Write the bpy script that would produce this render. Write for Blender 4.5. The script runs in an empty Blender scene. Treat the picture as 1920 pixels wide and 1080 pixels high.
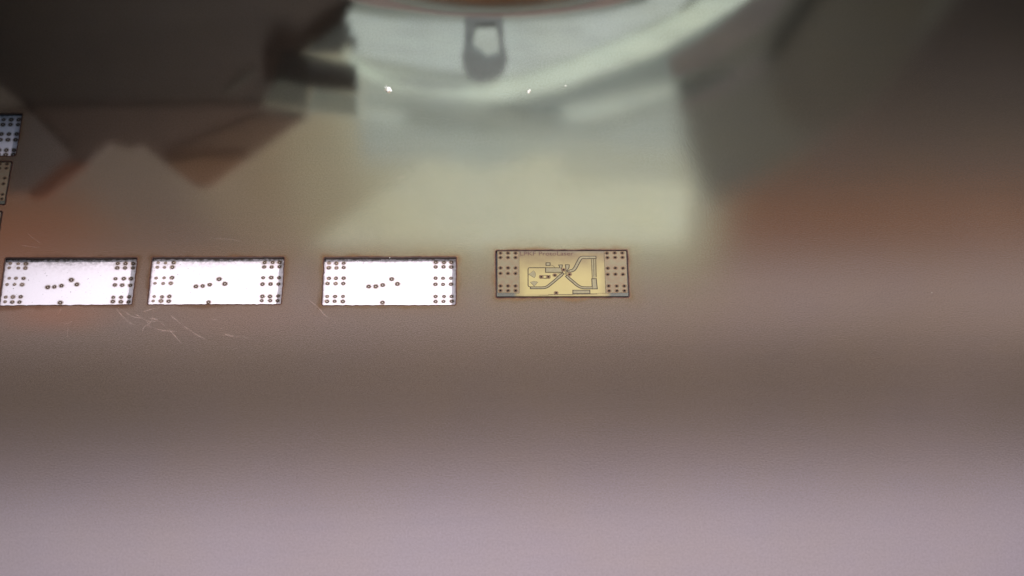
import bpy, math, random
from mathutils import Vector, Matrix
from mathutils.geometry import tessellate_polygon
random.seed(7)
C = bpy.context.scene.collection
S = bpy.context.scene

# ------------------------------------------------------------------ camera
TH = math.radians(52); CT, ST = math.cos(TH), math.sin(TH)
D0, F = 0.94, 4700.0
cd = bpy.data.cameras.new('camera'); cam = bpy.data.objects.new('camera', cd); C.objects.link(cam)
cam.location = (0, -D0*CT, D0*ST)
cam.rotation_euler = (math.pi/2 - TH, 0, 0)
cd.sensor_width = 36; cd.lens = 36*F/1920; cd.clip_start = 0.01; cd.clip_end = 50
cd.dof.use_dof = True; cd.dof.focus_distance = 0.942; cd.dof.aperture_fstop = 10.0
S.camera = cam

# ------------------------------------------------------------------ world, work lamp and added fill lamps
w = bpy.data.worlds.new('World'); S.world = w; w.use_nodes = True
w.node_tree.nodes['Background'].inputs[0].default_value = (0.36, 0.72, 1.0, 1)
w.node_tree.nodes['Background'].inputs[1].default_value = 0.09
S.view_settings.view_transform = 'Standard'; S.view_settings.look = 'None'
S.view_settings.exposure = 0; S.view_settings.gamma = 1

def aim(o, tgt):
    o.rotation_euler = (Vector(tgt) - o.location).to_track_quat('-Z', 'Y').to_euler()
def lamp(name, kind, loc, tgt, energy, col, **k):
    d = bpy.data.lights.new(name, kind); o = bpy.data.objects.new(name, d); C.objects.link(o)
    o.location = loc; aim(o, tgt); d.energy = energy; d.color = col
    for a, b in k.items(): setattr(d, a, b)
    return o
lamp('work_lamp', 'SPOT', (0.44, 0.38, 0.33), (-0.05, -0.12, 0), 50, (1.0, 0.965, 1.0),
     shadow_soft_size=0.04, spot_size=math.radians(38), spot_blend=0.5)
lamp('fill_lamp', 'SPOT', (-0.45, -0.40, 0.8), (-0.06, -0.05, 0), 26, (1.0, 0.97, 0.97),
     shadow_soft_size=0.05, spot_size=math.radians(21), spot_blend=1.0)  # added fill, lightens the right-hand shade in the cut-outs
lamp('head_fill', 'SPOT', (0.0, -1.05, 0.015), (0.02, 0.18, 0.06), 92, (0.97, 1.0, 0.985),
     shadow_soft_size=0.03, spot_size=math.radians(27), spot_blend=1.0)  # added unseen lamp, lights the mirrored head and carriage
lamp('wall_fill', 'SPOT', (0.0, -1.05, 0.03), (0.05, 0.80, 1.25), 150, (1.0, 1.0, 1.0),
     shadow_soft_size=0.12, spot_size=math.radians(62), spot_blend=1.0)  # added unseen lamp, lights the mirrored machine wall

# ------------------------------------------------------------------ helpers
def lin(c):
    c = c/255
    return c/12.92 if c <= 0.04045 else ((c+0.055)/1.055)**2.4
def tag(o, label=None, cat=None, group=None, kind=None):
    if label: o['label'] = label
    if cat: o['category'] = cat
    if group: o['group'] = group
    if kind: o['kind'] = kind
    return o
def link(name, me, mats, parent=None, loc=None):
    o = bpy.data.objects.new(name, me); C.objects.link(o)
    for m in (mats if isinstance(mats, (list, tuple)) else [mats]):
        if m and m.name not in [x.name for x in me.materials if x]: me.materials.append(m)
    if parent: o.parent = parent
    if loc is not None: o.location = loc
    return o
def empty(name, loc=(0, 0, 0), rz=0):
    o = bpy.data.objects.new(name, None); C.objects.link(o); o.location = loc; o.rotation_euler = (0, 0, rz)
    o.empty_display_size = 0.01
    return o
def on_plane(px, py, z=0.0):
    """point of the height z that the photograph shows at a pixel"""
    a, b = (px-960)/F, (540-py)/F
    d = Vector((a, CT + b*ST, -ST + b*CT)); c = Vector((0, -D0*CT, D0*ST))
    t = (z - c.z)/d.z
    return c + d*t
def overhead(px, py, s):
    """point above the sheet whose mirror image shows at a pixel, s metres past the sheet"""
    a, b = (px-960)/F, (540-py)/F
    c = Vector((0, -D0*CT, -D0*ST))
    return c + (Vector((0, CT, ST)) + Vector((a, 0, 0)) + b*Vector((0, ST, -CT)))*(D0+s)
def tess_mesh(name, outer, holes=(), z0=None, z1=0.0, top=True, side=True, bottom=False, sidemat=0):
    """flat slab with holes: outer, holes are 2-D loops"""
    loops = [[Vector((p[0], p[1], 0)) for p in outer]] + [[Vector((p[0], p[1], 0)) for p in h] for h in holes]
    tris = tessellate_polygon(loops)
    pts = [p for l in loops for p in l]; n = len(pts)
    vs = [(p.x, p.y, z1) for p in pts]; fs = []; mi = []
    if top:
        for t in tris:
            a, b, c = (pts[i] for i in t)
            cr = (b-a).cross(c-a).z
            if abs(cr) < 1e-16: continue
            fs.append(tuple(t) if cr > 0 else tuple(reversed(t))); mi.append(0)
    if side and z0 is not None:
        vs += [(p.x, p.y, z0) for p in pts]
        k = 0
        for l in loops:
            m = len(l)
            for i in range(m):
                j = (i+1) % m
                fs.append((k+i, k+j, n+k+j, n+k+i)); mi.append(sidemat)
            k += m
        if bottom:
            for t in tris:
                a, b, c = (pts[i] for i in t)
                cr = (b-a).cross(c-a).z
                if abs(cr) < 1e-16: continue
                fs.append(tuple(n+i for i in (reversed(t) if cr > 0 else t))); mi.append(0)
    me = bpy.data.meshes.new(name); me.from_pydata(vs, [], fs)
    for i, q in enumerate(mi): me.polygons[i].material_index = q
    me.update()
    return me
def smooth(pts, n=6):
    """Catmull-Rom through the points"""
    out = []; P = [pts[0]] + list(pts) + [pts[-1]]
    for i in range(1, len(P)-2):
        p0, p1, p2, p3 = P[i-1], P[i], P[i+1], P[i+2]
        for k in range(n):
            t = k/n
            out.append(tuple(0.5*((2*p1[j]) + (-p0[j]+p2[j])*t + (2*p0[j]-5*p1[j]+4*p2[j]-p3[j])*t*t + (-p0[j]+3*p1[j]-3*p2[j]+p3[j])*t**3) for j in range(len(p1))))
    out.append(tuple(pts[-1]))
    return out
def circle(c, r, n=18, jit=0.0, ph=0):
    return [(c[0]+r*(1+random.uniform(-jit, jit))*math.cos(ph+2*math.pi*i/n), c[1]+r*(1+random.uniform(-jit, jit))*math.sin(ph+2*math.pi*i/n)) for i in range(n)]
def ribbon(path, wd):
    """2-D outline of a polyline of a width (number or list)"""
    L, R = [], []
    n = len(path)
    for i, p in enumerate(path):
        a = path[max(0, i-1)]; b = path[min(n-1, i+1)]
        dx, dy = b[0]-a[0], b[1]-a[1]; l = math.hypot(dx, dy) or 1
        ww = (wd[i] if isinstance(wd, (list, tuple)) else wd)/2
        nx, ny = -dy/l*ww, dx/l*ww
        L.append((p[0]+nx, p[1]+ny)); R.append((p[0]-nx, p[1]-ny))
    return L + R[::-1]
def area2(p): return sum(p[i][0]*p[(i+1) % len(p)][1]-p[(i+1) % len(p)][0]*p[i][1] for i in range(len(p)))
def grow(poly, d):
    if area2(poly) < 0: poly = poly[::-1]
    out = []; n = len(poly)
    for i in range(n):
        a, b, c = Vector(poly[i-1]), Vector(poly[i]), Vector(poly[(i+1) % n])
        e1 = (b-a).normalized() if (b-a).length else Vector((1, 0)); e2 = (c-b).normalized() if (c-b).length else e1
        n1 = Vector((e1.y, -e1.x)); n2 = Vector((e2.y, -e2.x)); m = n1+n2
        if m.length < 1e-6: m = n1
        m.normalize(); k = max(0.5, m.dot(n1))
        q = b + m*(d/k); out.append((q.x, q.y))
    return out

# ------------------------------------------------------------------ materials
def mat(name):
    m = bpy.data.materials.new(name); m.use_nodes = True
    nt = m.node_tree; return m, nt, nt.nodes['Principled BSDF']
def N(nt, t, **k):
    n = nt.nodes.new(t)
    for a, b in k.items(): setattr(n, a, b)
    return n
def val(nt, op, a, b=None, c=None, clamp=False):
    n = N(nt, 'ShaderNodeMath', operation=op, use_clamp=clamp)
    for i, v in enumerate((a, b, c)):
        if v is None: continue
        if isinstance(v, (int, float)): n.inputs[i].default_value = v
        else: nt.links.new(v, n.inputs[i])
    return n.outputs[0]
def noise(nt, vec, scale, detail=4, rough=0.55):
    n = N(nt, 'ShaderNodeTexNoise'); n.inputs['Scale'].default_value = scale; n.inputs['Detail'].default_value = detail
    n.inputs['Roughness'].default_value = rough; nt.links.new(vec, n.inputs['Vector']); return n.outputs['Fac']
def mapr(nt, v, a, b, c, d, smooth_=False):
    n = N(nt, 'ShaderNodeMapRange'); n.inputs[1].default_value = a; n.inputs[2].default_value = b
    n.inputs[3].default_value = c; n.inputs[4].default_value = d
    if smooth_: n.interpolation_type = 'SMOOTHSTEP'
    nt.links.new(v, n.inputs[0]); return n.outputs[0]
def mix(nt, f, a, b, blend='MIX'):
    n = N(nt, 'ShaderNodeMix', data_type='RGBA', blend_type=blend)
    if isinstance(f, (int, float)): n.inputs[0].default_value = f
    else: nt.links.new(f, n.inputs[0])
    for i, v in ((6, a), (7, b)):
        if isinstance(v, tuple): n.inputs[i].default_value = (*v, 1) if len(v) == 3 else v
        else: nt.links.new(v, n.inputs[i])
    return n.outputs[2]
def coords(nt): return N(nt, 'ShaderNodeTexCoord').outputs['Object']
def scaled(nt, v, s):
    n = N(nt, 'ShaderNodeVectorMath', operation='MULTIPLY'); nt.links.new(v, n.inputs[0]); n.inputs[1].default_value = s; return n.outputs[0]

COPPER = (0.80, 0.62, 0.54)
def sdf_heat(nt, X, Y, cx, cy, rz, hx, hy, reach):
    """0..1 near a rectangular cut-out"""
    c, s = math.cos(-rz), math.sin(-rz)
    dx = val(nt, 'SUBTRACT', X, cx); dy = val(nt, 'SUBTRACT', Y, cy)
    u = val(nt, 'ADD', val(nt, 'MULTIPLY', dx, c), val(nt, 'MULTIPLY', dy, -s))
    v = val(nt, 'ADD', val(nt, 'MULTIPLY', dx, s), val(nt, 'MULTIPLY', dy, c))
    au = val(nt, 'MAXIMUM', val(nt, 'SUBTRACT', val(nt, 'ABSOLUTE', u), hx), 0.0)
    av = val(nt, 'MAXIMUM', val(nt, 'SUBTRACT', val(nt, 'ABSOLUTE', v), hy), 0.0)
    return val(nt, 'SQRT', val(nt, 'ADD', val(nt, 'MULTIPLY', au, au), val(nt, 'MULTIPLY', av, av)))

def copper_sheet_material(rects):
    m, nt, b = mat('rolled_copper')
    co = coords(nt); sep = N(nt, 'ShaderNodeSeparateXYZ'); nt.links.new(co, sep.inputs[0]); X, Y = sep.outputs[0], sep.outputs[1]
    d = None
    for r in rects:
        q = sdf_heat(nt, X, Y, *r, 0)
        d = q if d is None else val(nt, 'MINIMUM', d, q)
    # uneven reach of the heat tint
    nz = noise(nt, co, 60, 3); nf = noise(nt, co, 900, 4)
    dd = val(nt, 'SUBTRACT', d, val(nt, 'MULTIPLY', val(nt, 'SUBTRACT', nz, 0.5), 0.008))
    near = mapr(nt, dd, -0.0006, 0.0022, 0.78, 0.0, True)
    wide = mapr(nt, dd, -0.0010, 0.0080, 0.22, 0.0, True)
    big = noise(nt, co, 9, 4); streak = noise(nt, scaled(nt, co, (6, 90, 1)), 3, 5)
    base = mix(nt, mapr(nt, big, 0.35, 0.7, 0, 0.55), COPPER, (0.80, 0.585, 0.48))
    base = mix(nt, mapr(nt, streak, 0.4, 0.7, 0, 0.25), base, (0.70, 0.56, 0.50))
    base = mix(nt, mapr(nt, noise(nt, co, 22, 5, 0.6), 0.38, 0.66, 0, 0.25), base, (0.86, 0.63, 0.42))
    base = mix(nt, wide, base, (0.80, 0.44, 0.20))
    base = mix(nt, near, base, (0.62, 0.26, 0.09))
    fine = noise(nt, co, 1700, 3, 0.7)
    base = mix(nt, mapr(nt, fine, 0.40, 0.66, 0.0, 0.6), base, (0.52, 0.40, 0.30))
    # warm glow of scattered light, painted on around the leftmost cut-outs
    ox = None  # strength of the painted warm glow
    for (cx, cy, rx, ry, st) in WARM_GLOW:
        u = val(nt, 'DIVIDE', val(nt, 'SUBTRACT', X, cx), rx); v = val(nt, 'DIVIDE', val(nt, 'SUBTRACT', Y, cy), ry)
        r2 = val(nt, 'SQRT', val(nt, 'ADD', val(nt, 'MULTIPLY', u, u), val(nt, 'MULTIPLY', v, v)))
        g = mapr(nt, val(nt, 'ADD', r2, val(nt, 'MULTIPLY', val(nt, 'SUBTRACT', nz, 0.5), 0.22)), 0.0, 1.0, st, 0.0, True)
        ox = g if ox is None else val(nt, 'MAXIMUM', ox, g)
    base = mix(nt, ox, base, (0.95, 0.48, 0.32))
    nt.links.new(base, b.inputs['Base Color'])
    b.inputs['Metallic'].default_value = 1
    ro = val(nt, 'ADD', mapr(nt, big, 0.3, 0.7, 0.070, 0.095), val(nt, 'MULTIPLY', near, 0.2))
    nt.links.new(ro, b.inputs['Roughness'])
    bp = N(nt, 'ShaderNodeBump'); bp.inputs['Strength'].default_value = 0.42; bp.inputs['Distance'].default_value = 0.00002
    g = noise(nt, co, 1700, 3, 0.7)
    nt.links.new(g, bp.inputs['Height']); nt.links.new(bp.outputs[0], b.inputs['Normal'])
    return m

def simple(name, col, rough=0.6, metal=0.0, var=0.25, scale=400, bump=0.0, col2=None):
    m, nt, b = mat(name); co = coords(nt)
    n = noise(nt, co, scale, 5)
    c2 = col2 or tuple(c*(1-var) for c in col)
    nt.links.new(mix(nt, mapr(nt, n, 0.3, 0.7, 0, 1), col, c2), b.inputs['Base Color'])
    b.inputs['Roughness'].default_value = rough; b.inputs['Metallic'].default_value = metal
    if bump:
        bp = N(nt, 'ShaderNodeBump'); bp.inputs['Strength'].default_value = 0.5; bp.inputs['Distance'].default_value = bump
        nt.links.new(n, bp.inputs['Height']); nt.links.new(bp.outputs[0], b.inputs['Normal'])
    return m

M_char = simple('charred_laminate_edge', (0.045, 0.022, 0.018), 0.75, 0, 0.5, 1200, 0.0001)
M_lip = simple('burnt_copper_lip', (0.10, 0.035, 0.02), 0.5, 0.3, 0.55, 1500, 0.00005)
M_groove = simple('burnt_groove', (0.035, 0.018, 0.006), 0.8, 0, 0.4, 2000)
M_soot = simple('soot', (0.06, 0.032, 0.018), 0.9, 0, 0.5, 3000, 0.0001)
M_trace = simple('thin_copper_trace', (0.24, 0.20, 0.11), 0.5, 0.2, 0.2, 900, 0.00002)
M_print = simple('dark_brown_engraving', (0.10, 0.045, 0.035), 0.9, 0, 0.3, 2000)
M_chip = simple('bright_metal_chip', (0.95, 0.93, 0.88), 0.4, 0.0, 0.1, 2000)  # plain white colour stands in for the metal's glint

def pad_material():
    m, nt, b = mat('pad_copper'); co = coords(nt)
    n = noise(nt, co, 500, 4); f = noise(nt, co, 4000, 2)
    c = mix(nt, mapr(nt, n, 0.35, 0.65, 0, 1), (0.55, 0.43, 0.28), (0.56, 0.37, 0.24))
    c = mix(nt, mapr(nt, f, 0.35, 0.65, 0, 0.25), c, (0.5, 0.42, 0.33))
    nt.links.new(c, b.inputs['Base Color']); b.inputs['Metallic'].default_value = 0.9; b.inputs['Roughness'].default_value = 0.28
    return m
M_pad = pad_material()

def substrate_material():
    """pale yellow laminate, with shade towards its rim and top painted into the colour"""
    m, nt, b = mat('bare_substrate'); co = coords(nt)
    sep = N(nt, 'ShaderNodeSeparateXYZ'); nt.links.new(co, sep.inputs[0])
    n = noise(nt, co, 130, 4); f = noise(nt, co, 2500, 3)
    ax = val(nt, 'ABSOLUTE', sep.outputs[0])
    ex = mapr(nt, ax, 0.0125, 0.0175, 0, 0.55, True)
    ey = mapr(nt, sep.outputs[1], -0.0030, 0.0118, 0, 0.95, True)
    ez = mapr(nt, val(nt, 'ADD', sep.outputs[1], mapr(nt, ax, 0.014, 0.020, 0, -0.002)), -0.0090, -0.0118, 0, 0.8, True)
    e = val(nt, 'MAXIMUM', ex, val(nt, 'MAXIMUM', ey, ez))
    e = val(nt, 'MULTIPLY', e, mapr(nt, n, 0.3, 0.7, 0.75, 1.2), clamp=True)
    c = mix(nt, mapr(nt, n, 0.3, 0.7, 0, 0.5), (0.325, 0.262, 0.10), (0.285, 0.22, 0.08))
    c = mix(nt, e, c, (0.12, 0.078, 0.038))  # painted shade over the yellow
    c = mix(nt, mapr(nt, val(nt, 'MAXIMUM', val(nt, 'ADD', sep.outputs[1], 0.0), 0.0), 0.0095, 0.0112, 0, 0.5), c, (0.10, 0.10, 0.09))
    far = mapr(nt, ax, 0.0165, 0.0185, 0, 0.9, True)
    c = mix(nt, far, c, (0.055, 0.06, 0.055))
    c = mix(nt, mapr(nt, f, 0.4, 0.6, 0, 0.12), c, (0.3, 0.22, 0.1))
    nt.links.new(c, b.inputs['Base Color']); b.inputs['Roughness'].default_value = 0.6
    return m
M_sub = substrate_material()

def felt_material():
    m, nt, b = mat('white_backing'); co = coords(nt)
    at = N(nt, 'ShaderNodeAttribute', attribute_name='soot')  # soot plus the painted far-side shade
    n = noise(nt, co, 700, 5, 0.7); f = noise(nt, co, 3000, 4, 0.7)
    s = val(nt, 'MULTIPLY', at.outputs['Fac'], mapr(nt, n, 0.3, 0.7, 0.35, 1.5), clamp=True)  # attribute carries soot round the marks and painted far-side shade
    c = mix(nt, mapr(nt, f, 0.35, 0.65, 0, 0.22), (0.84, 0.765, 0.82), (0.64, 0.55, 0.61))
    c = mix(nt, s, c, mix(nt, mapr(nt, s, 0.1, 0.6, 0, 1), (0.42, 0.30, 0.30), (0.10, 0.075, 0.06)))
    sp = mapr(nt, noise(nt, co, 1300, 2), 0.70, 0.74, 0, 0.8)
    c = mix(nt, sp, c, (0.12, 0.09, 0.08))
    nt.links.new(c, b.inputs['Base Color']); b.inputs['Roughness'].default_value = 0.9
    bp = N(nt, 'ShaderNodeBump'); bp.inputs['Strength'].default_value = 0.6; bp.inputs['Distance'].default_value = 0.0001
    nt.links.new(f, bp.inputs['Height']); nt.links.new(bp.outputs[0], b.inputs['Normal'])
    return m
M_felt = felt_material()

def halo_material():
    """scorch that thins out with distance from the burnt hole; the rest of the disc is clear"""
    m, nt, b = mat('scorch_halo'); co = coords(nt)
    ln = N(nt, 'ShaderNodeVectorMath', operation='LENGTH'); nt.links.new(co, ln.inputs[0])
    oi = N(nt, 'ShaderNodeObjectInfo'); ad = N(nt, 'ShaderNodeVectorMath', operation='ADD'); nt.links.new(co, ad.inputs[0])
    sc = N(nt, 'ShaderNodeCombineXYZ'); nt.links.new(oi.outputs['Random'], sc.inputs[0]); nt.links.new(sc.outputs[0], ad.inputs[1])
    n = noise(nt, ad.outputs[0], 1800, 4, 0.7)
    r = val(nt, 'ADD', ln.outputs['Value'], val(nt, 'MULTIPLY', val(nt, 'SUBTRACT', n, 0.5), 0.0012))
    a = val(nt, 'MULTIPLY', mapr(nt, r, 0.0004, 0.00145, 0.9, 0, True), mapr(nt, ln.outputs['Value'], 0.0002, 0.0005, 0.5, 1))
    nt.links.new(a, b.inputs['Alpha']); b.inputs['Base Color'].default_value = (0.20, 0.12, 0.06, 1); b.inputs['Roughness'].default_value = 0.9
    return m
M_halo = halo_material()
M_soot_faint = simple('faint_scorch', (0.22, 0.15, 0.11), 0.9, 0, 0.5, 3000)

def scratch_material():
    m, nt, b = mat('scratched_copper'); co = coords(nt)
    n = noise(nt, co, 250, 5, 0.7)
    nt.links.new(mapr(nt, n, 0.42, 0.68, 0.0, 0.20), b.inputs['Alpha'])
    b.inputs['Base Color'].default_value = (0.80, 0.64, 0.58, 1); b.inputs['Metallic'].default_value = 0.35; b.inputs['Roughness'].default_value = 0.55
    return m
M_scratch = scratch_material()

# ------------------------------------------------------------------ layout of the cut-outs (photo pixels -> the sheet's plane)
T = 0.0010                       # sheet thickness
quads = {
 'w1': [(10.3, 483.5), (257.5, 483), (246.7, 570.6), (-1.3, 572.5)],
 'w2': [(285.8, 482.5), (533.3, 482), (526.7, 569.9), (276.7, 570.5)],
 'w3': [(608, 482.5), (855.3, 482), (854.5, 571.3), (603.8, 572.2)],
 'w4': [(929.7, 469.5), (1175.8, 469), (1179.7, 557.2), (930.5, 558)],
}
W = {k: [tuple(on_plane(*p)[:2]) for p in q] for k, q in quads.items()}
def from_right(tr, br, w):
    a, b = Vector(on_plane(*tr)[:2]), Vector(on_plane(*br)[:2]); e = (b-a).normalized(); pn = Vector((e.y, -e.x))
    if pn.x > 0: pn = -pn
    return [tuple(a+pn*w), tuple(a), tuple(b), tuple(b+pn*w)]
wid = (Vector(W['w4'][1])-Vector(W['w4'][0])).length
W['wa'] = from_right((41.4, 213), (28.9, 292), wid)
W['wb'] = from_right((22.9, 302.8), (9.2, 384), wid)
W['wc'] = from_right((4.3, 396), (-8.5, 477), wid)
def frame(q):
    c = sum((Vector(p) for p in q), Vector((0, 0)))/4
    e = (Vector(q[1])-Vector(q[0])) + (Vector(q[2])-Vector(q[3]))
    rz = math.atan2(e.y, e.x)
    hx = ((Vector(q[1])-Vector(q[0])).length + (Vector(q[2])-Vector(q[3])).length)/4
    hy = ((Vector(q[1])-Vector(q[2])).length + (Vector(q[0])-Vector(q[3])).length)/4
    return c.x, c.y, rz, hx, hy
FR = {k: frame(q) for k, q in W.items()}
glow1 = on_plane(95, 590); glow2 = on_plane(20, 480); glow3 = on_plane(440, 600)
WARM_GLOW = [(glow1.x, glow1.y, 0.036, 0.013, 0.62), (glow2.x, glow2.y, 0.050, 0.05, 0.42), (glow3.x, glow3.y, 0.05, 0.014, 0.14)]  # patches of warm light painted into the copper colour
M_cu = copper_sheet_material(list(FR.values()))

def wobble(q, amp=0.00007, step=0.0012, r=0.0004):
    """hand of the laser: slightly uneven outline, corners barely rounded"""
    out = []
    for i in range(4):
        a, b = Vector(q[i]), Vector(q[(i+1) % 4]); l = (b-a).length; n = max(3, int(l/step)); e = (b-a)/l; pn = Vector((e.y, -e.x))
        for k in range(n):
            t = r/l + (1-2*r/l)*k/(n-1)
            j = random.gauss(0, amp) if 0 < k < n-1 else 0
            out.append(tuple(a+(b-a)*t + pn*j))
    return out
holes = {k: wobble(q) for k, q in W.items()}

# ------------------------------------------------------------------ copper sheet
sheet = empty('copper_sheet', (0, 0, 0))
tag(sheet, 'large brown copper-clad sheet with rectangular cut-outs, mirroring the machine above it', 'copper sheet')
outer = [(-0.55, -0.42), (0.55, -0.42), (0.55, 0.46), (-0.55, 0.46)]
me = tess_mesh('copper_face', outer, list(holes.values()), None, 0.0, True, False)
link('copper_face', me, M_cu, sheet)
me = tess_mesh('sheet_rim', outer, [], -T, -0.00002, False, True)
link('sheet_rim', me, M_char, sheet)
for k, h in holes.items():
    n = len(h); me = bpy.data.meshes.new('charred_edge')
    lip = grow(h, 0.00038); lip = [(x+random.gauss(0, .00004), y+random.gauss(0, .00004)) for x, y in lip]
    if area2(h) < 0: h2 = h[::-1]
    else: h2 = h
    ins = grow(h2, -0.00004)
    v = [(x, y, 0.00003) for x, y in lip] + [(x, y, 0.00003) for x, y in h2] + [(x, y, -T/2) for x, y in ins] + [(x, y, -T) for x, y in grow(h2, -0.00010)]
    f = []; mi = []
    for L in range(3):
        for i in range(n):
            j = (i+1) % n
            f.append((L*n+i, L*n+j, (L+1)*n+j, (L+1)*n+i)); mi.append(1 if L == 0 else 0)
    me.from_pydata(v, [], f)
    for i, q in enumerate(mi): me.polygons[i].material_index = q
    link('charred_edge', me, [M_char, M_lip], sheet)

# scratches on the sheet (photo region x3, origin 0,560)
def sc(p): q = on_plane(p[0]/3, 560+p[1]/3); return (q.x, q.y)
scr = [([(650, 50), (690, 100), (722, 130), (757, 152)], 0.0011), ([(700, 75), (760, 105), (850, 110), (900, 130), (960, 185), (1020, 250)], 0.0009),
       ([(830, 150), (880, 170), (970, 185)], 0.0008), ([(960, 95), (1030, 150), (1110, 205), (1160, 230)], 0.0009), ([(800, 75), (850, 60), (900, 50)], 0.0005),
       ([(338, 118), (370, 112), (400, 97)], 0.0005), ([(358, 141), (385, 139), (412, 120)], 0.0005), ([(1725, 0), (1790, 50), (1835, 100), (1900, 125)], 0.0006),
       ([(795, 200), (810, 160), (850, 130), (865, 60)], 0.0004), ([(1265, 200), (1320, 212), (1400, 222)], 0.0016), ([(1870, 112), (1882, 128), (1890, 145)], 0.0004),
       ([(760, 90), (790, 100), (830, 125), (880, 128)], 0.0007), ([(900, 185), (940, 180), (1000, 186)], 0.0006), ([(740, 100), (720, 85), (708, 70)], 0.0005),
       ([(1190, -340), (1270, -336), (1360, -322)], 0.0007), ([(150, -372), (200, -330), (240, -310)], 0.0006), ([(120, -300), (170, -292), (230, -285)], 0.0005)]
for i in range(8):
    x, y = random.uniform(180, 1250), random.uniform(20, 270); a = random.gauss(0.3, 0.6); l = random.uniform(25, 90)
    scr.append(([(x, y), (x+l*.5*math.cos(a), y+l*.5*math.sin(a)+random.uniform(-6, 6)), (x+l*math.cos(a), y+l*math.sin(a))], random.uniform(.0002, .0004)))
for k, (p, wd) in enumerate(scr):
    q = smooth([sc(a) for a in p], 5); m = len(q)
    ws = [0.7*wd*(0.15+0.85*math.sin(math.pi*min(1, (i+.5)/m))**0.7)*random.uniform(.7, 1.2) for i in range(m)]
    me = tess_mesh('scratch', ribbon(q, ws), [], -0.00001, 0.000012+k*0.0000004, True, False)
    link('scratch', me, M_scratch, sheet)

# ------------------------------------------------------------------ ring marks left on the backing by drilled holes
Zf = -T - 0.0001
def Zw(ox, oy, pts): return [on_plane(ox+x/6, oy+y/6, Zf) for x, y in pts]
rows3 = [(220, 305, 390, 262), (218, 303, 390, 312), (218, 302, 388, 430), (208, 293, 380, 492), (202, 290, 378, 637), (198, 288, 377, 690),
         (1423, 1512, 1597, 252), (1423, 1512, 1597, 305), (1420, 1507, 1592, 430), (1418, 1502, 1592, 498), (1422, 1513, 1600, 636), (1423, 1512, 1600, 690)]
rows2 = [(280, 365, 452, 258), (272, 352, 440, 305), (258, 347, 432, 427), (243, 335, 420, 490), (235, 320, 405, 637), (225, 312, 400, 688),
         (1477, 1565, 1645, 255), (1470, 1558, 1643, 302), (1462, 1550, 1638, 425), (1453, 1542, 1630, 497), (1450, 1540, 1625, 632), (1447, 1537, 1620, 685)]
rows1 = [(118, 205, 290, 265), (105, 205, 287, 315), (105, 180, 265, 433), (80, 165, 252, 500), (65, 148, 232, 640), (60, 140, 222, 697),
         (1325, 1412, 1497, 265), (1320, 1408, 1493, 313), (1300, 1390, 1475, 435), (1290, 1378, 1465, 508), (1275, 1365, 1455, 642), (1272, 1360, 1447, 695)]
mids = {3: [(668, 524), (747, 523), (825, 507), (927, 440), (992, 495), (823, 703)], 2: [(705, 522), (780, 518), (860, 503), (965, 440), (1030, 493), (847, 700)],
        1: [(537, 531), (612, 527), (692, 515), (803, 450), (865, 500), (678, 705)]}
marks = []   # (point, strength)
for wi, ox, rows in ((1, 0, rows1), (2, 250, rows2), (3, 580, rows3)):
    for r, row in enumerate(rows):
        for c in range(3):
            st = 1.0
            if r < 6:
                st = {1: 0.35+0.2*c, 2: 0.4+0.2*c, 3: 0.7+0.15*c}[wi]
                if r in (4, 5): st += 0.15
            marks.append((Zw(ox, 450, [(row[c]+random.uniform(-3, 3), row[3]+random.uniform(-3, 3))])[0], min(1, st)))
    for p in mids[wi]: marks.append((Zw(ox, 450, [p])[0], 1.1))
# window behind, upper left: only its right part is in the frame
cx, cy, rz, hx, hy = FR['wa']; ca, sa = math.cos(rz), math.sin(rz)
for u in (hx-0.0012, hx-0.0042, hx-0.0072):
    for v in (0.0088, 0.0062, 0.0012, -0.0018, -0.0072, -0.0096):
        marks.append((Vector((cx+u*ca-v*sa, cy+u*sa+v*ca, Zf)), 1.3))

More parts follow.
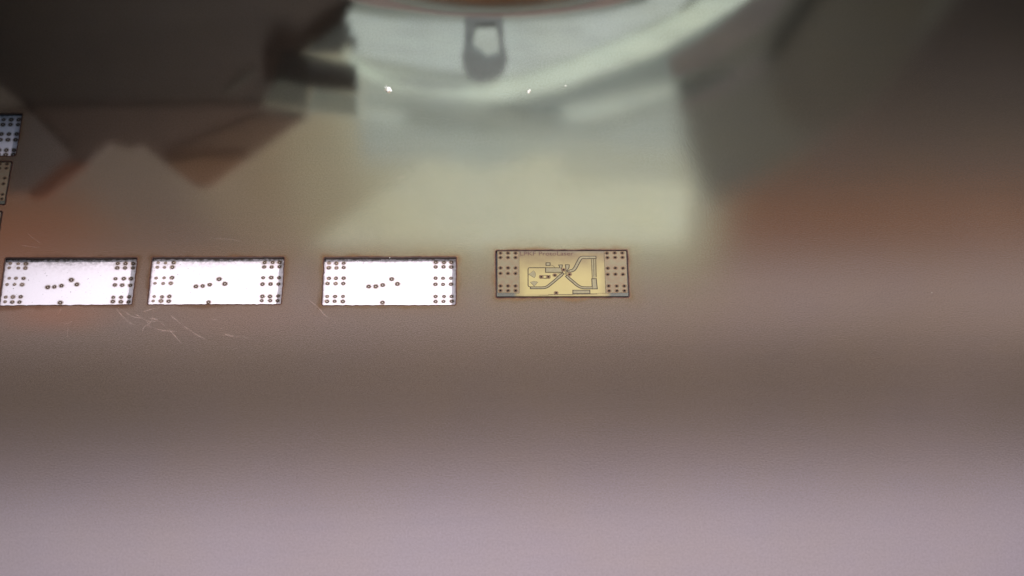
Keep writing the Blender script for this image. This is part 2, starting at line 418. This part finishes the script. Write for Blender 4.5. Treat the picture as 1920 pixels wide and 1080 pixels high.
# ------------------------------------------------------------------ white backing
EDGE_SHADE = {'w1': 0.66, 'w2': 0.60, 'w3': 0.50, 'wa': 0.3}  # strength of the soft far-side shade painted on the backing
def backing():
    nx, ny = 620, 210; x0, x1, y0, y1 = -0.28, 0.08, -0.03, 0.09
    # a fine grid under the cut-outs, a plain skirt round it
    xs = [-0.6] + [x0+(x1-x0)*i/nx for i in range(nx+1)] + [0.6]; ys = [-0.5] + [y0+(y1-y0)*i/ny for i in range(ny+1)] + [0.5]
    vs = [(x, y, Zf) for y in ys for x in xs]; m = len(xs)
    fs = [(j*m+i, j*m+i+1, (j+1)*m+i+1, (j+1)*m+i) for j in range(len(ys)-1) for i in range(m-1)]
    me = bpy.data.meshes.new('backing_board'); me.from_pydata(vs, [], fs)
    at = me.attributes.new('soot', 'FLOAT', 'POINT'); vals = [0.0]*len(vs)  # real soot plus painted shade, summed in one attribute
    dx, dy = (x1-x0)/nx, (y1-y0)/ny
    for p, st in marks:
        r = 0.0032; i0, i1 = int((p.x-r-x0)/dx)+1, int((p.x+r-x0)/dx)+2; j0, j1 = int((p.y-r-y0)/dy)+1, int((p.y+r-y0)/dy)+2
        for j in range(max(0, j0), min(len(ys), j1)):
            for i in range(max(0, i0), min(m, i1)):
                d2 = (xs[i]-p.x)**2 + (ys[j]-p.y)**2
                vals[j*m+i] += 0.10*st*math.exp(-d2/(2*0.0013**2))
    for k in ('w1', 'w2', 'w3', 'wa'):
        cx, cy, rz, hx, hy = FR[k]; ca, sa = math.cos(-rz), math.sin(-rz)
        for j in range(len(ys)):
            for i in range(m):
                u = (xs[i]-cx)*ca-(ys[j]-cy)*sa; v = (xs[i]-cx)*sa+(ys[j]-cy)*ca
                if abs(u) < hx+.002 and abs(v) < hy+.002:
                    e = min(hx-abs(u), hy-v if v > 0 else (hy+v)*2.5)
                    vals[j*m+i] += 0.55*math.exp(-max(0, e)/0.0007) + EDGE_SHADE[k]*math.exp(-max(0, hy-v)/0.0036)*(1.25-0.5*min(1, abs(u)/hx))  # darker rim, plus soft shade painted in from the far edge
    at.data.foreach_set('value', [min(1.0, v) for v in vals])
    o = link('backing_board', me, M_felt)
    tag(o, 'flat white backing board seen through the cut-outs of the copper sheet', 'backing board', kind='structure')
    return o
back = backing()

def mark_mesh(seed, ragged, gap, m0=None):
    random.seed(seed); n = 22; vs = []; fs = []; mi = []
    prof = [(0.00033, 0.00001), (0.00043, 0.00007), (0.00060, 0.00008), (0.00071, 0.00001)]
    jit = [random.gauss(0, ragged) for _ in range(n)]; jit = [(jit[i]+jit[i-1]+jit[(i+1) % n])/2 for i in range(n)]
    for (r, z) in prof:
        for i in range(n):
            a = 2*math.pi*i/n; rr = r*(1+jit[i]); vs.append((rr*math.cos(a)*1.04, rr*math.sin(a), z))
    for L in range(3):
        for i in range(n):
            if gap and (i % n) in gap: continue
            j = (i+1) % n; fs.append((L*n+j, L*n+i, (L+1)*n+i, (L+1)*n+j)); mi.append(0)
    k = len(vs)
    for i in range(16): vs.append((0.0014*math.cos(i*math.pi/8), 0.0014*math.sin(i*math.pi/8), 0.000012))
    fs.append(tuple(range(k, k+16))); mi.append(1)
    me = bpy.data.meshes.new('burn_ring'); me.from_pydata(vs, [], fs)
    me.materials.append(m0 or M_soot); me.materials.append(M_halo)
    for i, q in enumerate(mi): me.polygons[i].material_index = q
    return me
strong = [mark_mesh(s, 0.10, ()) for s in range(5)]
mid_ = [mark_mesh(10+s, 0.14, set(range(3+s, 9+s)), M_soot_faint if s % 2 else None) for s in range(4)]
faint = [mark_mesh(20+s, 0.16, set(range(s, 13+s)), M_soot_faint) for s in range(3)]
random.seed(3)
for i, (p, st) in enumerate(marks):
    me = random.choice(strong if st > 0.85 else mid_ if st > 0.62 else faint)
    o = link('burn_ring', me, [], back, (p.x, p.y, Zf+0.00001)); s_ = random.uniform(.80, .98)*(1.12 if st > 1.05 else 1 if st > 0.62 else 0.8)
    o.rotation_euler = (0, 0, random.uniform(0, 6.28)); o.scale = (s_, s_, 1)

# ------------------------------------------------------------------ circuit board
cx4, cy4, rz4, hx4, hy4 = FR['w4']; ZB = -0.00012
ca4, sa4 = math.cos(-rz4), math.sin(-rz4)
def B(x, y):
    p = on_plane(900+x/6, 440+y/6, ZB); dx, dy = p.x-cx4, p.y-cy4
    return (dx*ca4-dy*sa4, dx*sa4+dy*ca4)
def BP(pts): return [B(*p) for p in pts]
left_h = [(x, y) for y in (208, 258, 375, 437, 578, 630) for x in (230, 315, 400)]
right_h = [p for row in (((1428, 208), (1515, 206), (1600, 206)), ((1433, 259), (1520, 257), (1603, 257)), ((1437, 378), (1523, 376), (1608, 378)),
           ((1437, 448), (1523, 445), (1608, 447)), ((1448, 578), (1538, 578), (1623, 578)), ((1452, 633), (1540, 632), (1625, 632))) for p in row]
mid_h = [(857, 656), (843, 456), (690, 475), (768, 475), (940, 396), (1008, 447)]
E6 = 0.2e-3/6
def make_board():
    root = empty('circuit_board', (cx4, cy4, 0), rz4)
    out = BP([(193, 186), (1647, 185), (1670, 692), (190, 694)])
    hl = [circle(B(*p), 0.00036, 14, .06) for p in left_h]; hr = [circle(B(*p), 0.00036, 14, .06) for p in right_h]; hm = [circle(B(*p), 0.00030, 14, .05) for p in mid_h]
    me = tess_mesh('substrate', out, hl+hr+hm, -T+0.00005, ZB, True, True, False, 1)
    link('substrate', me, [M_sub, M_char], root)
    # copper areas at both ends
    for q, hh in (([(196, 190), (436, 190), (440, 657), (200, 652)], hl), ([(1398, 189), (1643, 188), (1660, 652), (1417, 657)], hr)):
        q = BP(q)
        dark = grow(q, 0.00013)
        link('cut_groove', tess_mesh('cut_groove', dark, hh, None, ZB+0.000008, True, False), M_groove, root)
        link('copper_pad', tess_mesh('copper_pad', q, hh, ZB+0.00001, ZB+0.00004, True, True), M_pad, root)
    # burnt rims of the drilled holes
    rim_meshes = {}
    for kind, r0, r1 in (('a', .00036, .00062), ('b', .00029, .00052)):
        n = 16; vs = []; fs = []
        pf = [(r0, -0.00062), (r0, 0.00006), ((r0+r1)/2, 0.00008), (r1, 0.000045)]
        jj = [1+random.uniform(-.08, .08) for _ in range(n)]
        for r, z in pf:
            for i in range(n):
                a = 2*math.pi*i/n; vs.append((r*math.cos(a)*(jj[i] if r > r0 else 1), r*math.sin(a)*(jj[i] if r > r0 else 1), z))
        for L in range(3):
            for i in range(n):
                j = (i+1) % n; fs.append((L*n+j, L*n+i, (L+1)*n+i, (L+1)*n+j))
        k = len(vs)
        for i in range(14): vs.append((0.00098*math.cos(i*math.pi/7), 0.00098*math.sin(i*math.pi/7), 0.000043))
        for i in range(14): vs.append((r0*math.cos(i*math.pi/7), r0*math.sin(i*math.pi/7), 0.000043))
        for i in range(14): j = (i+1) % 14; fs.append((k+i, k+j, k+14+j, k+14+i))
        me = bpy.data.meshes.new('hole_rim'); me.from_pydata(vs, [], fs); me.materials.append(M_soot); me.materials.append(M_halo)
        for i in range(3*n, len(fs)): me.polygons[i].material_index = 1
        rim_meshes[kind] = me
    for lst, kd in ((left_h+right_h, 'a'), (mid_h, 'b')):
        for p in lst:
            x, y = B(*p); o = link('hole_rim', rim_meshes[kd], [], root, (x, y, ZB)); o.rotation_euler[2] = random.uniform(0, 6)
    # traces: each a raised copper piece in a burnt groove
    n_ = [0]
    def piece(name, pts, gro=0.00035, m=M_trace):
        n_[0] += 1; q = pts if area2(pts) > 0 else pts[::-1]
        link('cut_groove', tess_mesh('cut_groove', grow(q, gro), [], None, ZB+0.000004+n_[0]*4e-7, True, False), M_groove, root)
        link(name, tess_mesh(name, q, [], ZB+0.00001, ZB+0.000035+n_[0]*4e-7, True, True), m, root)
    def line(pts, w=0.00034):
        n_[0] += 1
        link('cut_groove', tess_mesh('cut_groove', ribbon(BP(pts), w), [], None, ZB+0.00002+n_[0]*4e-7, True, False), M_groove, root)
    U = lambda w: w*E6
    line([(742, 372), (556, 372), (545, 376), (541, 386), (541, 570), (545, 581), (556, 586), (580, 588)])
    piece('trace', ribbon(BP(smooth([(572, 598), (650, 598), (715, 597), (755, 585), (800, 552), (860, 502), (905, 462), (936, 438)], 4)), [U(17)]*22+[U(22)]*4+[U(12)]*3))
    piece('trace', ribbon(BP(smooth([(990, 415), (1020, 408), (1050, 398), (1072, 372), (1100, 318), (1128, 270), (1150, 257), (1200, 256), (1300, 256)], 4)), [U(8)]*3+[U(24)]*30))
    piece('trace', ribbon(BP(smooth([(976, 465), (1000, 490), (1050, 532), (1100, 573), (1145, 594), (1200, 598), (1264, 598)], 4)), U(19)))
    piece('stub', BP([(1263, 500), (1303, 498), (1314, 606), (1268, 606)]))
    piece('stub', BP([(743, 377), (905, 377), (921, 420), (743, 420)]))
    piece('stub', BP([(748, 320), (783, 320), (783, 342), (748, 342)]))
    line(smooth([(786, 345), (806, 344), (824, 352), (843, 370)], 4), 0.00014)
    piece('stub', BP([(893, 345), (920, 344), (918, 366), (902, 385), (905, 368)]))
    piece('stub', BP([(967, 343), (998, 343), (996, 372), (984, 390), (974, 405), (970, 372)]))
    line([(959, 405), (961, 450)], 0.00022); line([(974, 395), (972, 470)], 0.0002)
    line([(742, 424), (930, 424)], 0.00016); line([(1305, 244), (1303, 290)], 0.00016)
    line([(905, 385), (912, 405), (935, 425)], 0.00018); line([(852, 447), (900, 434), (935, 430)], 0.00016)
    line([(985, 440), (1020, 432)], 0.0002); line([(980, 425), (1050, 412), (1075, 392)], 0.00014)
    piece('sector_stub', BP([(550, 448), (602, 407), (615, 420), (623, 436), (625, 452), (620, 470), (610, 484)]), .00010)
    piece('sector_stub', BP([(568, 535), (588, 528), (610, 525), (632, 528), (650, 535), (610, 580)]), .00010)
    piece('stub', BP([(1050, 629), (1230, 629), (1232, 660), (1050, 661)]))
    line([(1045, 669), (1320, 666)], 0.0003); line([(770, 675), (1047, 675)], 0.00022); line([(660, 681), (772, 680)], 0.00012); line([(1320, 660), (1420, 660)], 0.00010)
    # comb of thin vertical strips
    for xa, xb, y0, y1 in ((1252, 1262, 272, 492), (1276, 1281, 272, 470), (1304, 1311, 270, 480)):
        line([(xa, y0), (xb, y1)], 0.00016)
    for xa, xb, y0, y1, w_ in ((1265, 1275, 278, 492, 12), (1289, 1295, 278, 492, 10)):
        link('trace', tess_mesh('trace', ribbon(BP([(xa, y0), (xb, y1)]), U(w_)), [], ZB+0.00001, ZB+0.00005, True, True), M_trace, root)
    line([(1297, 285), (1303, 480)], 0.00009); line([(1268, 290), (1272, 470)], 0.00010)
    # pad carrying two of the holes, drawn as four bars round them
    line([(672, 458), (788, 458)], .0002); line([(672, 491), (788, 491)], .0003); line([(671, 456), (672, 492)], .0002); line([(789, 456), (789, 492)], .0002)
    return root
board = make_board()
cu = bpy.data.curves.new('lettering', 'FONT'); cu.body = 'LPKF ProtoLaser'; cu.size = 1.0; cu.resolution_u = 4
to = bpy.data.objects.new('lettering_tmp', cu); C.objects.link(to)
dg = bpy.context.evaluated_depsgraph_get(); tm = bpy.data.meshes.new_from_object(to.evaluated_get(dg)); bpy.data.objects.remove(to)
xs = [v.co.x for v in tm.vertices]; p0, p1 = B(452, 235), B(1052, 235); k = (p1[0]-p0[0])/(max(xs)-min(xs))
for v in tm.vertices: v.co = Vector((p0[0]+(v.co.x-min(xs))*k, p0[1]+v.co.y*k*0.93, ZB+0.00005))
tm.name = 'lettering'; link('lettering', tm, M_print, board)
tag(board, 'rightmost cream circuit board still sitting in its cut-out with brown traces and lettering', 'circuit board', 'circuit boards in their cut-outs')
def copy_tree(o, parent=None):
    c = o.copy(); C.objects.link(c)
    if parent: c.parent = parent
    for ch in o.children: copy_tree(ch, c)
    return c
for k, lab in (('wb', 'shaded circuit board at the left edge, just below the blurred blue-white cut-out'), ('wc', 'circuit board at the left edge showing only a sliver, right above the leftmost white cut-out')):
    b2 = copy_tree(board); cx, cy, rz, hx, hy = FR[k]
    e = hx-hx4; b2.location = (cx+e*math.cos(rz), cy+e*math.sin(rz), 0); b2.rotation_euler[2] = rz; b2['label'] = lab
    b2.scale = (1, hy/hy4, 1)

# ------------------------------------------------------------------ loose bright chips
def chip(px, py, size, label, z=0.0):
    p = on_plane(px, py, z); vs = []; fs = []
    for i in range(7):
        a = random.uniform(0, 6.28); l = size*random.uniform(.4, 1); ww = size*.14
        c = Vector((random.uniform(-.3, .3)*size, random.uniform(-.3, .3)*size, size*.15)); d = Vector((math.cos(a), math.sin(a), random.uniform(.05, .5)))*l; e = Vector((-math.sin(a), math.cos(a), random.uniform(-.5, .5)))*ww
        k = len(vs); vs += [tuple(c-d*.5+e), tuple(c-d*.5-e), tuple(c+d*.5), tuple(c+Vector((0, 0, ww)))]; fs += [(k, k+1, k+2), (k, k+3, k+2), (k+1, k+2, k+3), (k, k+1, k+3)]
    me = bpy.data.meshes.new('metal_chip'); me.from_pydata(vs, [], fs)
    o = link('metal_chip', me, M_chip, None, (p.x, p.y, z)); tag(o, label, 'metal chip', 'bright chips lying on the sheet')
chip(728, 168, 0.0030, 'largest sparkling chip, on the pale reflection left of the hanging tab reflection')
chip(992, 172, 0.0016, 'small sparkling chip on the pale curved reflection right of the hanging tab reflection')
chip(731, 483.5, 0.0005, 'tiny white chip on the far edge of the third white cut-out')
chip(1747, 549, 0.0003, 'tiny chip alone on the pinkish right part of the sheet')
chip(1060, 161, 0.0007, 'tiny chip on the bright curved band, right of the other two upper chips')

# ------------------------------------------------------------------ the machine above, seen only as the sheet's reflection
GAIN_NEAR, GAIN_FAR = 1.0, 1.0
def paint(name, rgb, gain=1.0, rough=0.55, wear=0.0):
    t = COPPER; c = tuple(min(0.95, lin(rgb[i])/t[i]/gain) for i in range(3))
    m, nt, b = mat(name); co = coords(nt); n = noise(nt, co, 25, 4)
    c0 = mix(nt, mapr(nt, n, 0.3, 0.7, 0, 1), c, tuple(x*0.88 for x in c)); br = noise(nt, scaled(nt, co, (14, 90, 90)), 3, 5, 0.7)
    nt.links.new(mix(nt, mapr(nt, br, 0.45, 0.7, 0, wear), c0, tuple(x*0.62 for x in c)), b.inputs['Base Color'])
    b.inputs['Roughness'].default_value = rough; return m
def slab(name, pts, s, mat_, parent, thick=0.004, slant=0.0):
    """solid plate facing the sheet; slant: extra distance per pixel down the picture"""
    fwd = Vector((0, CT, ST)); front = [overhead(x, y, s+slant*(y-540)) for x, y in pts]; n = len(pts)
    loops = [[Vector((x, -y, 0)) for x, y in pts]]; tr = tessellate_polygon(loops)
    vs = [tuple(p) for p in front] + [tuple(p+fwd*thick) for p in front]
    fs = [tuple(t) for t in tr] + [tuple(n+i for i in t) for t in tr] + [(i, (i+1) % n, n+(i+1) % n, n+i) for i in range(n)]
    me = bpy.data.meshes.new(name); me.from_pydata(vs, [], fs); me.update()
    return link(name, me, mat_, parent)
#MACHINE
FG, NG = 0.80, 1.04
def part(*a, **k):
    o = slab(*a, **k); o.matrix_parent_inverse = Matrix.Translation(-Vector(o.parent.location))
    return o
wall = empty('machine_interior', (0, 0.9, 1.1))
tag(wall, 'blurred inner wall of the machine with pale and brown horizontal bands, mirrored in the copper', 'machine wall', kind='structure')
bands = [('cover_panel', -900, 60, (34, 30, 27), 1.36), ('cover_panel', 60, 150, (48, 42, 38), 1.37), ('cover_panel', 150, 250, (64, 56, 50), 1.38), ('cover_panel', 250, 340, (84, 71, 63), 1.40),  # cover darkens upward in steps: light falloff put into the paint
         ('rail', 340, 385, (98, 76, 63), 1.41), ('rail', 385, 475, (124, 83, 61), 1.42), ('rail', 475, 505, (140, 112, 98), 1.41),
         ('wall_panel', 505, 620, (152, 130, 125), 1.40), ('rail', 620, 640, (120, 102, 95), 1.42), ('rail', 640, 790, (98, 82, 74), 1.44), ('rail', 790, 850, (116, 99, 95), 1.43),
         ('rail', 850, 905, (140, 122, 123), 1.42), ('rail', 905, 940, (160, 142, 149), 1.41), ('front_cover', 940, 1900, (172, 155, 167), 1.40)]
for nm, ya, yb, rgb, s in bands:
    ta, tb = (1 if y < 700 else 2.2 for y in (ya, yb))
    part(nm, [(-1500, ya+22*ta), (3500, ya-28*ta), (3500, yb-28*tb), (-1500, yb+22*tb)], s, paint(nm+'_paint', rgb, FG), wall, thick=0.02)
for nm, pts, s, rgb in (  # lit patch of the wall and its fade, painted as stacked plates
    ('lit_wall_patch', [(820, 425), (1000, 450), (1285, 440), (1300, 400), (1305, -300), (500, -300), (640, 100)], 0.96, (158, 159, 142)),
    ('lit_patch_fade', [(700, 440), (1000, 485), (1305, 475), (1322, 440), (1325, -300), (450, -300), (600, 120)], 1.0, (148, 143, 121)),
    ('lit_patch_fade', [(570, 450), (900, 520), (1320, 510), (1340, 440), (1345, 100), (500, 100)], 1.04, (134, 124, 103)),
    ('lit_patch_fade', [(440, 450), (800, 540), (1335, 545), (1360, 440), (1365, 250), (600, 150), (500, 150), (340, 330)], 1.1, (121, 105, 86)),
    ('lit_patch_fade', [(180, 425), (480, 470), (600, 200), (300, 150), (110, 300)], 1.25, (98, 84, 75))):
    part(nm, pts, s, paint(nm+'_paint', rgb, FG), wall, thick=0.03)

head = empty('laser_head', tuple(overhead(930, 100, 0.15)))
tag(head, 'pale round laser head with stepped rings, mirrored at the top of the sheet', 'laser head')
def hp(name, pts, s, rgb, sm=False, par=None, thick=0.003, alpha=None, slant=0.0):
    if par is None: s = s+(0.06 if s > 0.17 else 0.025)
    if s < 0.31: pts = [(x, max(y, -150)) for x, y in pts]
    if sm: pts = smooth(pts, 5)
    m = paint(name+'_paint', rgb, NG, wear=0.0 if par else 0.75)
    if alpha is not None: m.node_tree.nodes['Principled BSDF'].inputs['Alpha'].default_value = alpha
    return part(name, pts, s, m, par or head, thick=thick, slant=slant)
hp('base_plate', [(672, 120), (668, 215), (680, 300), (800, 296), (910, 316), (1055, 280), (1285, 280), (1262, 130), (1300, 60), (1360, -60), (1400, -300), (500, -300), (640, 20)], 0.30, (148, 154, 146))
hp('pale_wedge', [(800, 295), (912, 315), (1050, 281), (1055, 330), (1300, 345), (1285, 462), (900, 468), (575, 466)], 0.172, (182, 182, 162), alpha=0.36)  # added translucent sheet that lays a pale wedge of light over the reflection
hp('side_cover', [(1262, 130), (1276, 200), (1288, 290), (1325, 380), (1420, 350), (1570, 247), (1640, 180), (1700, 110), (1850, -80), (1900, -300), (1300, -300), (1340, -40)], 0.34, (80, 79, 73))
hp('side_bracket', [(1440, 130), (1480, 70), (1560, -40), (1620, -120), (1800, -120), (1700, 110), (1568, 247), (1500, 250), (1455, 200)], 0.325, (68, 65, 58))
hp('outer_band', smooth([(1262, 186), (1330, 160), (1380, 136), (1430, 110)], 4) + smooth([(1440, 124), (1400, 150), (1335, 186), (1276, 208)], 4), 0.19, (80, 76, 74))
hp('outer_ring', [(672, 215), (760, 232), (900, 248), (1060, 242), (1200, 220), (1290, 190), (1360, 158), (1390, 130), (1330, 140), (1240, 170), (1080, 200), (900, 212), (760, 196), (672, 165)], 0.20, (170, 177, 168))
hp('inner_band', smooth([(1252, 108), (1330, 60), (1400, 0), (1460, -80)], 4) + smooth([(1500, -40), (1440, 40), (1360, 96), (1262, 146)], 4), 0.165, (84, 80, 78))
hp('shadow_gap', [(917, 196), (1000, 186), (1080, 165), (1160, 132), (1260, 78), (1340, 20), (1420, -60), (1500, -60), (1440, 30), (1360, 90), (1270, 148), (1150, 175), (1020, 208), (917, 210)], 0.18, (108, 116, 114))
hp('bright_ring', [(640, 95), (700, 130), (790, 150), (900, 162), (1000, 138), (1070, 113), (1140, 84), (1230, 48), (1330, -10), (1420, -90), (1500, -80), (1400, 0), (1310, 55), (1230, 102), (1130, 135), (1040, 168), (940, 190), (850, 180), (740, 165), (672, 140)], 0.16, (186, 196, 184))
hp('inner_ring', [(655, 20), (730, 34), (900, 42), (1060, 34), (1200, 8), (1280, -40), (1340, -60), (1270, 20), (1180, 62), (1080, 102), (1000, 130), (920, 148), (860, 140), (760, 120), (660, 102), (640, 60)], 0.15, (172, 182, 180))
hp('stepped_ring', smooth([(675, 178), (780, 196), (900, 205), (960, 204), (1060, 232), (1150, 214), (1270, 172)], 4) + smooth([(1275, 196), (1160, 236), (1060, 250), (900, 232), (780, 214), (675, 196)], 4), 0.178, (126, 132, 126))
hp('pointer', [(700, 138), (760, 148), (860, 160), (880, 164), (860, 168), (800, 166), (755, 158)], 0.145, (128, 134, 132))
hp('hanging_tab', [(871, 30), (943, 30), (945, 80), (952, 110), (945, 135), (925, 152), (900, 155), (878, 146), (868, 125), (866, 105), (871, 80)], 0.115, (104, 110, 112))
hp('tab_face', [(892, 52), (930, 50), (936, 78), (935, 98), (912, 103), (904, 95), (886, 82)], 0.1135, (166, 176, 172))
hp('lens_reflection', [(700, -300), (1160, -300)] + [(930+620*math.sin(a), 16-620+620*math.cos(a)) for a in (0.4, .3, .2, .1, 0, -.1, -.2, -.3, -.4)], 0.16, (140, 98, 70))  # the copper's reflection in the lens, painted as an orange disc
hp('lens_rim', smooth([(600, -60), (690, -15), (760, 8), (840, 22), (930, 24), (1010, 19), (1090, 8), (1160, -14), (1250, -60)], 4) + smooth([(1250, -30), (1160, 6), (1090, 18), (1010, 28), (930, 31), (840, 28), (760, 18), (690, 8), (600, -20)], 4), 0.098, (112, 100, 97))

carriage = empty('machine_carriage', tuple(overhead(300, 150, 0.14)))
tag(carriage, 'dark angular machine carriage with a pointed corner, mirrored at the upper left of the sheet', 'machine carriage')
def cp(nm, pts, s, rgb): return hp(nm, pts, s-0.007, rgb, par=carriage, slant=-0.00017)
cp('carriage_body', [(-700, -400), (740, -400), (655, 20), (655, 70), (645, 85), (590, 80), (560, 105), (530, 140), (505, 170), (490, 195), (585, 213),
                     (405, 343), (392, 351), (376, 352), (362, 345), (268, 274), (250, 281), (225, 275), (208, 268), (90, 368), (70, 374), (50, 366), (136, 290), (60, 212), (0, 160), (-700, 130)], 0.10, (116, 106, 102))
cp('carriage_body', [(-300, 205), (488, 198), (570, 222), (405, 343), (392, 351), (376, 352), (362, 345), (268, 274), (250, 281), (225, 275), (208, 268), (90, 368), (70, 374), (50, 366), (136, 290), (60, 212)], 0.0996, (136, 119, 112))
cp('lit_corner_step', [(468, 225), (572, 222), (405, 343), (392, 351), (376, 352), (362, 345), (300, 298), (330, 280)], 0.0992, (144, 124, 112))  # corner in lighter steps: light on the carriage put into its paint
cp('lit_corner_step', [(380, 296), (466, 298), (405, 343), (392, 351), (376, 352), (362, 345), (312, 308)], 0.0984, (158, 130, 110))
cp('diagonal_bar', [(120, 305), (168, 308), (90, 368), (70, 374), (50, 366)], 0.0992, (162, 116, 98))
cp('pale_shield', [(60, 212), (136, 290), (50, 362), (-60, 380), (-300, 380), (-300, 180)], 0.0990, (170, 158, 154))
cp('pale_block', [(522, 148), (580, 163), (574, 205), (494, 192)], 0.095, (130, 134, 126))
cp('pale_block', [(586, 165), (668, 178), (670, 218), (576, 208)], 0.097, (176, 186, 175))
cp('upper_block', [(600, 75), (660, 30), (655, 70), (640, 100), (570, 100)], 0.0975, (118, 122, 120))
cp('dark_block', [(530, 96), (668, 122), (671, 172), (600, 166), (515, 152)], 0.0985, (96, 96, 96))
cp('trim_strip', [(424, 172), (430, 176), (480, 134), (474, 129)], 0.0996, (124, 120, 114))
